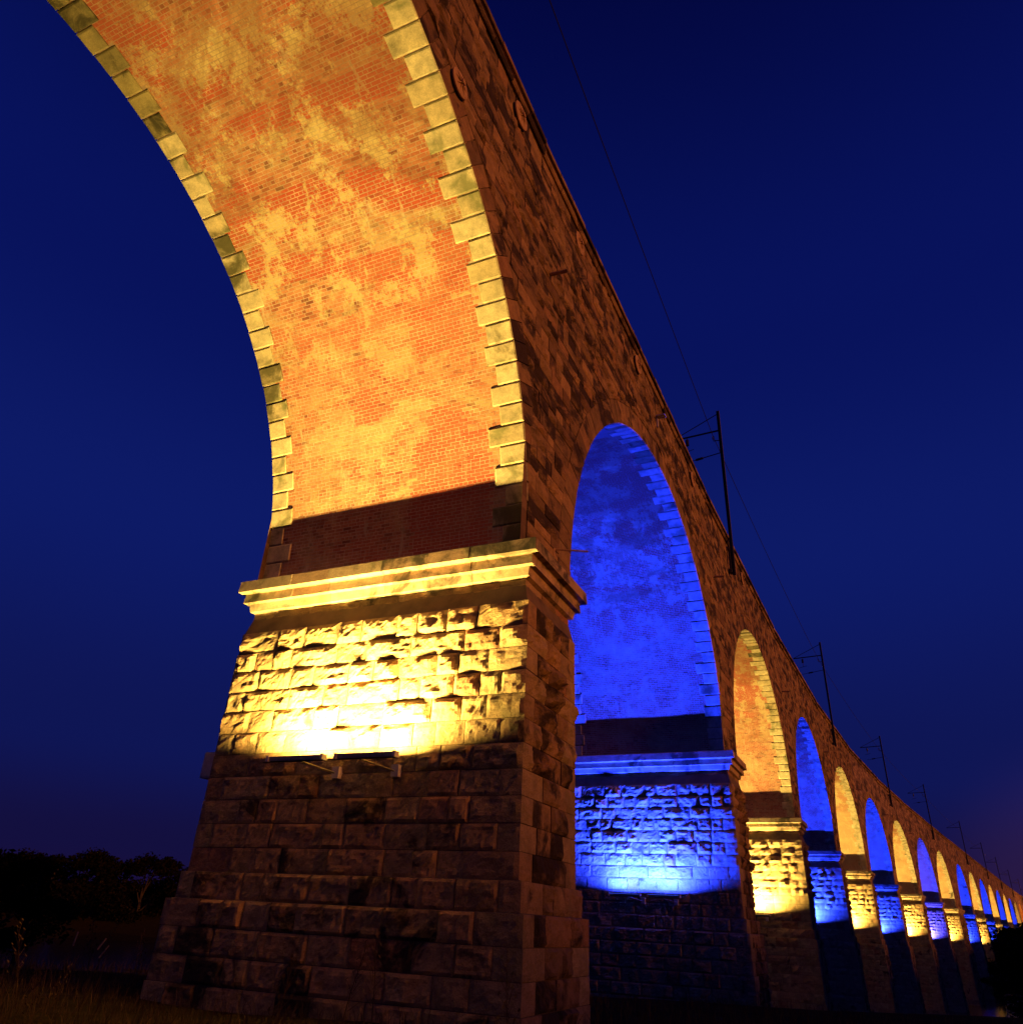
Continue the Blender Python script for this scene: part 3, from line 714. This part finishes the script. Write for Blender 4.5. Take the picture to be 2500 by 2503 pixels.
def spout(k, y, z, ln=.5, r=.055):
    p = MB().tube([(HW-.15, y, z), (HW+ln, y, z-.06)], r, 10, cap=False).tube([(HW+ln, y, z-.06), (HW-.1, y, z)], r*.72, 10, cap=False).obj('drain_spout', M_IRON, PARTS['root'])
    p.location = (*FR[k][0], SL*(k-1)); p.rotation_euler = (0, 0, -FR[k][1])
for k in range(1, 10): spout(k, .75, 8.45)
p = MB().tube([(HW-.05, 1.45, .5), (HW+.75, 1.75, .45)], .022, 6).tube([(HW+.03, 1.45, .1), (HW+.03, 1.45, .5)], .03, 6).obj('bracket_arm', M_IRON, PARTS['root'])
# small lead spouts below the parapet that catch the light of the arch beneath
for k in (2, 10, 11):
    p = MB().box((HW-.1, -R-.12, 11.2), (HW+.42, -R+.12, 11.26)).box((HW+.03, -R-.05, 10.75), (HW+.09, -R+.05, 11.2)).obj('rain_chute', M_CASE, PARTS['root'])
    p.location = (*FR[k][0], SL*(k-1)); p.rotation_euler = (0, 0, -FR[k][1])

# ------------------------------------------------------------------ floodlights: two bars per pier, bracketed off the face that looks to the camera
AMBER, BLUE, VIOLET = (1, .65, .175), (.0065, .021, 1), (.028, .03, 1)
ORD = ['first', 'second', 'third', 'fourth', 'fifth', 'sixth', 'seventh', 'eighth', 'ninth', 'tenth', 'eleventh', 'twelfth', 'thirteenth', 'fourteenth', 'fifteenth', 'sixteenth', 'seventeenth', 'eighteenth', 'nineteenth', 'twentieth', 'twenty-first']
for k in range(1, 20):
    LZ, LY = (-4.42, -.84) if k == 1 else (-5.75, -1.0)
    colname = 'amber' if k % 2 else ('violet' if k == 8 else 'blue'); colr = {'amber': AMBER, 'blue': BLUE, 'violet': VIOLET}[colname]
    for bi, (xa, xb) in enumerate(((-1.5, -.2), (.12, 1.42))):
        g = empty('floodlight_bar', tuple(to_world(k, ((xa+xb)/2, LY, LZ))[0]), -FR[k][1])
        tag(g, '%s floodlight bar bracketed to the %s pier from the viewer, %s of the pair' % (colname, ORD[k-1], 'left' if bi == 0 else 'right'), 'floodlight', 'floodlight bars on the viaduct piers')
        hl = (xb-xa)/2; q = MB()
        q.add([(-hl, -.045, -.05), (hl, -.045, -.05), (hl, .045, -.05), (-hl, .045, -.05), (-hl, -.065, .03), (hl, -.065, .03), (hl, .065, .03), (-hl, .065, .03)],
              [(0, 3, 2, 1), (4, 5, 6, 7), (0, 1, 5, 4), (1, 2, 6, 5), (2, 3, 7, 6), (3, 0, 4, 7)])
        q.obj('housing', M_ALU, g)
        MB().box((-hl+.03, -.04, .031), (hl-.03, .04, .036)).obj('lens', M_LENS[colname], g)
        if k <= 4:
            for e in (-1, 1): MB().box((e*hl-.03, -.075, -.06), (e*hl+.03, .075, .045)).obj('end_cap', M_CASE, g)
            bx = hl-.1 if bi == 0 else hl-.35
            MB().tube([(bx-.45, 0, -.06), (bx, -LY-.26, -.20)], .018, 6).obj('bracket_arm', M_STEEL, g)
            MB().box((bx-.07, -LY-.28, -.30), (bx+.09, -LY-.12, -.08)).obj('mounting_box', M_CASE, g)
            MB().tube([(-hl-.15 if bi == 0 else -hl-.2, .0, -.06), (hl, .0, -.065)], .012, 5).obj('cable', M_WIRE, g)
        ld = bpy.data.lights.new('floodlight_lamp', 'AREA'); ld.shape = 'RECTANGLE'; ld.size = xb-xa-.1; ld.size_y = .07
        ld.energy = (1650 if colname == 'amber' else 5200 if colname == 'blue' else 4800)*(1 if k == 1 else 1.12); ld.color = colr; ld.spread = math.radians(162)
        lo = link(bpy.data.objects.new('floodlight_lamp', ld), g); lo.location = (0, 0, .045)
        lo.rotation_euler = (math.radians(180-5), 0, 0)
# junction box on the left flank of the first pier
g = empty('junction_box', (-HW-.42, .12, -4.32), label='pale grey electrical box on the left flank of the nearest pier', cat='electrical box')
MB().box((-.10, -.16, -.27), (.28, .22, .27)).obj('enclosure', M_CASE, g); MB().box((-.08, -.18, -.24), (.20, -.161, .24)).obj('lid', M_CASE, g)

# ------------------------------------------------------------------ overhead line masts and wire
MASTS = [(2.24, 21.35), (4.36, 21.2), (6.35, 20.2), (8.28, 20.0), (10.4, 19.8), (12.5, 19.6), (14.4, 19.4), (16.5, 19.2), (18.4, 19.0), (20.3, 18.9)]
def along(s, x, z):
    k = int(s); a = to_world(k, (x, 0, z))[0]; b = to_world(k+1, (x, 0, z))[0]; return a+(b-a)*(s-k)
feeder = []
for i, (s, zt) in enumerate(MASTS):
    p0 = along(s, HW+.30, 10.3); h = FR[int(s)+1][1]; ht = zt-10.3
    g = empty('overhead_line_mast', tuple(p0), -h)
    tag(g, 'dark steel overhead line mast with cantilever arm, %s along the parapet counting from the viewer' % ORD[i], 'railway mast', 'overhead line masts along the parapet')
    post = MB().box((-.085, -.085, 0), (-.07, .085, ht)).box((.07, -.085, 0), (.085, .085, ht)).box((-.07, -.01, 0), (.07, .01, ht)); post.obj('post', M_STEEL, g)
    MB().box((-.24, -.2, .15), (-.085, .2, .35)).box((-.24, -.2, 1.5), (-.10, .2, 1.7)).box((-.2, -.14, .3), (-.10, .14, 1.6)).obj('wall_bracket', M_STEEL, g)
    a = ht-1.45
    MB().tube([(-.1, 0, a), (-2.9, 0, a-.05)], .055, 7).obj('cantilever_arm', M_STEEL, g)
    MB().tube([(-.1, 0, ht-.25), (-2.9, 0, a-.02)], .028, 6).obj('stay_rod', M_STEEL, g)
    if i < 4:
        ins = MB(); prof = [(-2.0, 0, a-.10), (-2.0, 0, a-.2), (-2.0, 0, a-.22), (-2.0, 0, a-.62), (-2.0, 0, a-.65), (-2.0, 0, a-1.05)]
        ins.tube(prof, [.02, .02, .10, .10, .02, .02], 10); ins.obj('insulator', M_PORC, g)
        MB().tube([(-2.4, 0, a-1.12), (-1.65, 0, a-.98)], .02, 6).obj('clamp_bar', M_STEEL, g)
        MB().tube([(-.1, 0, ht-3.05), (-1.1, 0, ht-3.17), (-1.15, 0, ht-3.175), (-1.55, 0, ht-3.22), (-1.6, 0, ht-3.225), (-2.25, 0, ht-3.3)], [.03, .03, .075, .075, .022, .022], 8).obj('registration_arm', M_STEEL, g)
        MB().tube([(-.1, 0, ht-2.15), (-.42, 0, ht-2.12)], .03, 6).obj('feeder_bracket', M_STEEL, g)
        MB().tube([(-.42, 0, ht-2.12), (-.42, 0, ht-2.0), (-.42, 0, ht-1.98), (-.42, 0, ht-1.8), (-.42, 0, ht-1.76)], [.02, .02, .07, .07, .02], 8).obj('feeder_insulator', M_PORCW, g)
    M3 = Matrix.Translation(p0) @ Matrix.Rotation(-h, 4, 'Z'); feeder.append(M3 @ Vector((-.42, 0, ht-1.75)))
start = Vector(along(1.0, HW-.05, 20.6)); start0 = Vector(to_world(0, (HW, 0, 20.6))[0])
pts = []
allp = [start0]+feeder
for a, b in zip(allp, allp[1:]):
    for j in range(12):
        t = j/12; q = a.lerp(b, t); q.z -= 4*.45*t*(1-t); pts.append(q)
pts.append(allp[-1])
MB().tube(pts, .02, 5).obj('feeder_wire', M_WIRE, label='thin dark overhead feeder wire strung from mast to mast above the viaduct', cat='wire')

# ------------------------------------------------------------------ vegetation, bank, far lights
build_ground()
def leaf_mat(name, c1, c2):
    m, nt, b = new_mat(name); g = G(nt); b.inputs['Specular IOR Level'].default_value = 0; c = g.ramp(g.rnd(), [(0, c1), (1, c2)]); nt.links.new(c, b.inputs['Base Color']); return m
M_LEAF = leaf_mat('dark_foliage', (.006, .006, .003), (.016, .012, .005)); M_BARK = plain('bark', (.06, .045, .03), .95)
M_DRY = leaf_mat('dry_grass', (.06, .040, .015), (.13, .08, .03))
def tree_mesh(seed, H, spread, nleaf, leaf):
    rs = np.random.RandomState(seed); rg = random.Random(seed)
    tr = MB(); tr.tube([(0, 0, -.3), (.05*H*.1, 0, H*.25), (0, .02*H, H*.5), (.02*H, 0, H*.8)], [H*.028, H*.022, H*.015, H*.004], 7)
    cl = []
    for i in range(26):
        a = rg.uniform(0, 6.28); hh = rg.uniform(.22, .95); rad = spread*H*(1-abs(hh-.5)*1.25)*rg.uniform(.35, 1.)
        c = np.array([rad*math.cos(a), rad*math.sin(a), hh*H]); cl.append((c, H*rg.uniform(.07, .15)))
        if i < 12: tr.tube([(0, 0, H*hh*.6), tuple(c*np.array([.5, .5, 1])-np.array([0, 0, H*.05])), tuple(c)], [H*.01, H*.006, H*.002], 5)
    per = nleaf//len(cl); C = []
    for c, r in cl:
        d = rs.normal(size=(per, 3)); d /= np.linalg.norm(d, axis=1)[:, None]; C.append(c+d*r*(rs.rand(per, 1)**.4)*np.array([1.15, 1.15, .85]))
    C = np.concatenate(C); n = len(C); a = rs.normal(size=(n, 3)); a /= np.linalg.norm(a, axis=1)[:, None]; b = np.cross(a, rs.normal(size=(n, 3))); b /= np.linalg.norm(b, axis=1)[:, None]
    s = leaf*rs.uniform(.6, 1.3, (n, 1)); V = np.stack([C-a*s, C-b*s*.55, C+a*s, C+b*s*.55], 1).reshape(-1, 3)
    return mesh('crown', V, np.arange(4*n).reshape(n, 4), M_LEAF), mesh('trunk', tr.V, tr.F, M_BARK)
TM = [tree_mesh(s, 10, sp, 5200, .20) for s, sp in ((1, .40), (2, .34), (3, .46))]
def tree(v, loc, sc, rz, label, cat='tree', group=None, name='broadleaf_tree'):
    g = empty(name, loc, rz); g.scale = sc; tag(g, label, cat, group)
    link(bpy.data.objects.new('crown', TM[v][0]), g); link(bpy.data.objects.new('trunk', TM[v][1]), g)
def ray_at(u, v, dist):
    d = FW+RT*(u-1250)/FPX-UP*(v-1251.5)/FPX; d = d/math.hypot(d[0], d[1]); return CAM+d*dist
# tree line on the far bank, left of the nearest pier (pixel column, top row, distance)
LT = [(470, 2130, 288), (425, 2098, 300), (372, 2090, 290), (318, 2096, 296), (262, 2084, 286), (212, 2078, 302), (160, 2082, 284), (100, 2086, 296), (40, 2082, 288), (-30, 2090, 300)]
desc = ['lowest dark tree of the far bank, half behind the nearest pier', 'rounded dark tree of the far bank, second left of the nearest pier', 'dark tree with a flat crown, third left of the nearest pier', 'dark tree with a dip beside it, fourth left of the nearest pier',
        'dark bushy tree in the middle of the far bank row', 'tall dark tree just left of the middle of the far bank row', 'dark broad tree where the row meets the brown bushes', 'dark tree behind the brown bushes at lower left', 'dark tree behind the brown bushes near the left edge', 'dark tree of the far bank cut by the left picture edge']
for i, (u, v, d) in enumerate(LT):
    top = ray_at(u, v, d); zb = ground(top[0], top[1]); zb = max(zb, -16.2)-7; H = top[2]-zb
    tree(i % 3, (top[0], top[1], zb), (H/10*1.15, H/10*1.15, H/10*.99), i*1.7, desc[i], group='trees on the far river bank')
# near brown bushes at the left edge
for i, (u, v, d, s) in enumerate(((-40, 2060, 24, 1.2), (40, 2095, 27, 1.1), (112, 2105, 25, 1.0))):
    top = ray_at(u, v, d); zb = ground(top[0], top[1]); H = top[2]-zb
    tree((i+1) % 3, (top[0], top[1], zb), (H/10*1.3*s, H/10*1.3*s, H/10), i*2.1, ['tall brown bush cut by the left picture edge', 'brown bush between the picture edge and the river', 'lower brown bush nearest the river gap'][i], 'bush', 'bushes at the left edge', 'tall_bush')
# bushes on the far end of the valley that hide the feet of the last piers
BD = ['dark bush at the foot of the eleventh pier', 'dark bush in front of the twelfth pier foot', 'dark tree hiding the thirteenth pier', 'dark tree hiding the fourteenth pier foot', 'dark spreading tree right of the hidden piers', 'dark tree at the right picture edge below the last arches', 'low dark bush on the slope under the last arches', 'broad dark bush low at the right picture edge']
for i, (u, v, d) in enumerate(((2405, 2345, 232), (2440, 2305, 236), (2472, 2272, 240), (2494, 2262, 246), (2525, 2258, 243), (2510, 2285, 215), (2455, 2365, 205), (2505, 2400, 150))):
    top = ray_at(u, v, d); zb = ground(top[0], top[1])-.5; H = max(2.5, top[2]-zb)
    tree(i % 3, (top[0], top[1], top[2]-H), (H/10*1.9, H/10*1.9, H/10), i*1.3, BD[i], 'tree' if i in (2, 3, 4, 5) else 'bush', 'trees at the far end of the valley', 'broadleaf_tree' if i in (2, 3, 4, 5) else 'valley_bush')

# rough grass and weeds on the near bank
def blades(n, area, hmin, hmax, seed, w):
    rs = np.random.RandomState(seed); V = np.zeros((n, 6, 3)); x = rs.uniform(area[0], area[1], n); y = rs.uniform(area[2], area[3], n)
    z = np.array([ground(a, b) for a, b in zip(x, y)])
    a = rs.uniform(0, 6.28, n); h = rs.uniform(hmin, hmax, n)*(.5+.8*rs.rand(n)); l = rs.uniform(.1, .55, n)*h; la = rs.uniform(0, 6.28, n)
    for j, (t, ww) in enumerate(((0, 1), (0, -1), (.55, .7), (.55, -.7), (1, .05), (1, -.05))):
        V[:, j, 0] = x+np.cos(a)*w*ww+np.cos(la)*l*t*t; V[:, j, 1] = y+np.sin(a)*w*ww+np.sin(la)*l*t*t; V[:, j, 2] = z-.03+h*t*(1-.15*t)
    F = (np.arange(n)[:, None, None]*6+np.array([(0, 1, 3, 2), (2, 3, 5, 4)])[None]).reshape(-1, 4)
    return V.reshape(-1, 3), F
V, F = blades(26000, (-22, 14, -9, 9), .12, .45, 1, .006); obj('meadow_grass', V, F, M_DRY, kind='stuff', label='rough dry grass on the near river bank', cat='grass')
# tall weed stalks one can tell apart
rg = random.Random(5)
wd = MB(); wd.tube([(0, 0, 0), (.03, .01, .5), (.1, 0, 1.0)], [.008, .006, .003], 5)
for j in range(16):
    t = .3+.045*j; a = j*2.4; wd.tube([(.03+.07*t, 0, t), (.03+.07*t+.16*math.cos(a)*(1.2-t), .16*math.sin(a)*(1.2-t), t+.14)], [.004, .002], 4)
    c = (.03+.07*t+.16*math.cos(a)*(1.2-t), .16*math.sin(a)*(1.2-t), t+.14)
    wd.add([(c[0]-.02, c[1], c[2]), (c[0], c[1]+.02, c[2]+.02), (c[0]+.02, c[1], c[2]+.05), (c[0], c[1]-.02, c[2]+.02)], [(0, 1, 2, 3)])
wme = mesh('weed_stalk', wd.V, wd.F, M_DRY)
for i in range(18):
    u = rg.uniform(300, 1500); x = rg.uniform(-9.5, 5.5); y = rg.uniform(-5.0, -1.0) if x > -4.5 else rg.uniform(-5, 4)
    o = link(bpy.data.objects.new('weed_stalk', wme)); o.location = (x, y, ground(x, y)-.03); s = rg.uniform(.6, 1.2); o.scale = (s, s, s); o.rotation_euler = (rg.uniform(-.2, .2), rg.uniform(-.2, .2), rg.uniform(0, 6.28))
    tag(o, 'dry branching weed stalk in the grass before the nearest pier', 'weed', 'dry weed stalks before the nearest pier')
# pale stakes standing in the reeds left of the pier
for i, (u, v, u2, v2) in enumerate(((180, 2308, 191, 2278), (241, 2318, 260, 2294), (245, 2338, 266, 2312))):
    dist = 12.
    while dist < 60 and ray_at(u, v, dist)[2] > ground(*ray_at(u, v, dist)[:2]): dist += .5
    a = Vector(ray_at(u, v, dist)); b2 = Vector(ray_at(u2, v2, dist)); a2 = a-(b2-a)*.15
    MB().tube([a2, a, b2], [.05, .05, .045], 7).obj('marker_stake', M_STAKE, label=['upright pale stake left of the pair, beyond the grass', 'upper pale leaning stake of the pair left of the nearest pier', 'lower pale leaning stake of the pair left of the nearest pier'][i], cat='stake', group='pale stakes by the river')
# street lamps of the town behind the far end
M_BULB = plain('sodium_lamp_glass', (.5, .3, .1), .3, 0, (1, .36, .07), 60)
for i, (s, x, z) in enumerate(((17.6, 12, 3.5), (19.6, 10, 4.0), (21.0, 12, 4.5))):
    q = along(s, x, 0); zb = ground(q[0], q[1]); g = empty('street_lamp', (q[0], q[1], zb), -.2)
    tag(g, ['nearest', 'middle', 'farthest'][i]+' sodium street lamp glowing beyond the last arches', 'street lamp', 'street lamps beyond the viaduct'); hh = z-zb
    MB().tube([(0, 0, 0), (0, 0, hh-.5), (-.5, 0, hh), (-1.4, 0, hh)], [.12, .09, .06, .05], 7).obj('post', M_STEEL, g)
    MB().tube([(-1.3, 0, hh-.08), (-1.5, 0, hh-.16), (-2.0, 0, hh-.16), (-2.2, 0, hh-.06)], [.06, .18, .18, .06], 9).obj('lantern', M_BULB, g)
    pl = bpy.data.lights.new('street_lamp_light', 'POINT'); pl.energy = 5200; pl.color = (1, .30, .06); pl.shadow_soft_size = .3
    lo = link(bpy.data.objects.new('street_lamp_light', pl), g); lo.location = (-1.7, 0, hh-.6)
# small workmen's cabin in the valley catching blue light
g = empty('site_cabin', tuple(ray_at(2454, 2310, 175)), .5, label='tiny cabin in the dark valley catching blue light below the last arches', cat='cabin')
g.location.z = ground(g.location.x, g.location.y)
MB().box((-1.6, -1, 0), (1.6, 1, 2.2)).obj('wall', M_CASE, g); MB().add([(-1.8, -1.2, 2.2), (1.8, -1.2, 2.2), (1.8, 1.2, 2.2), (-1.8, 1.2, 2.2), (-1.8, 0, 2.8), (1.8, 0, 2.8)], [(0, 1, 5, 4), (2, 3, 4, 5), (0, 4, 3), (1, 2, 5), (0, 3, 2, 1)]).obj('roof', M_STEEL, g)
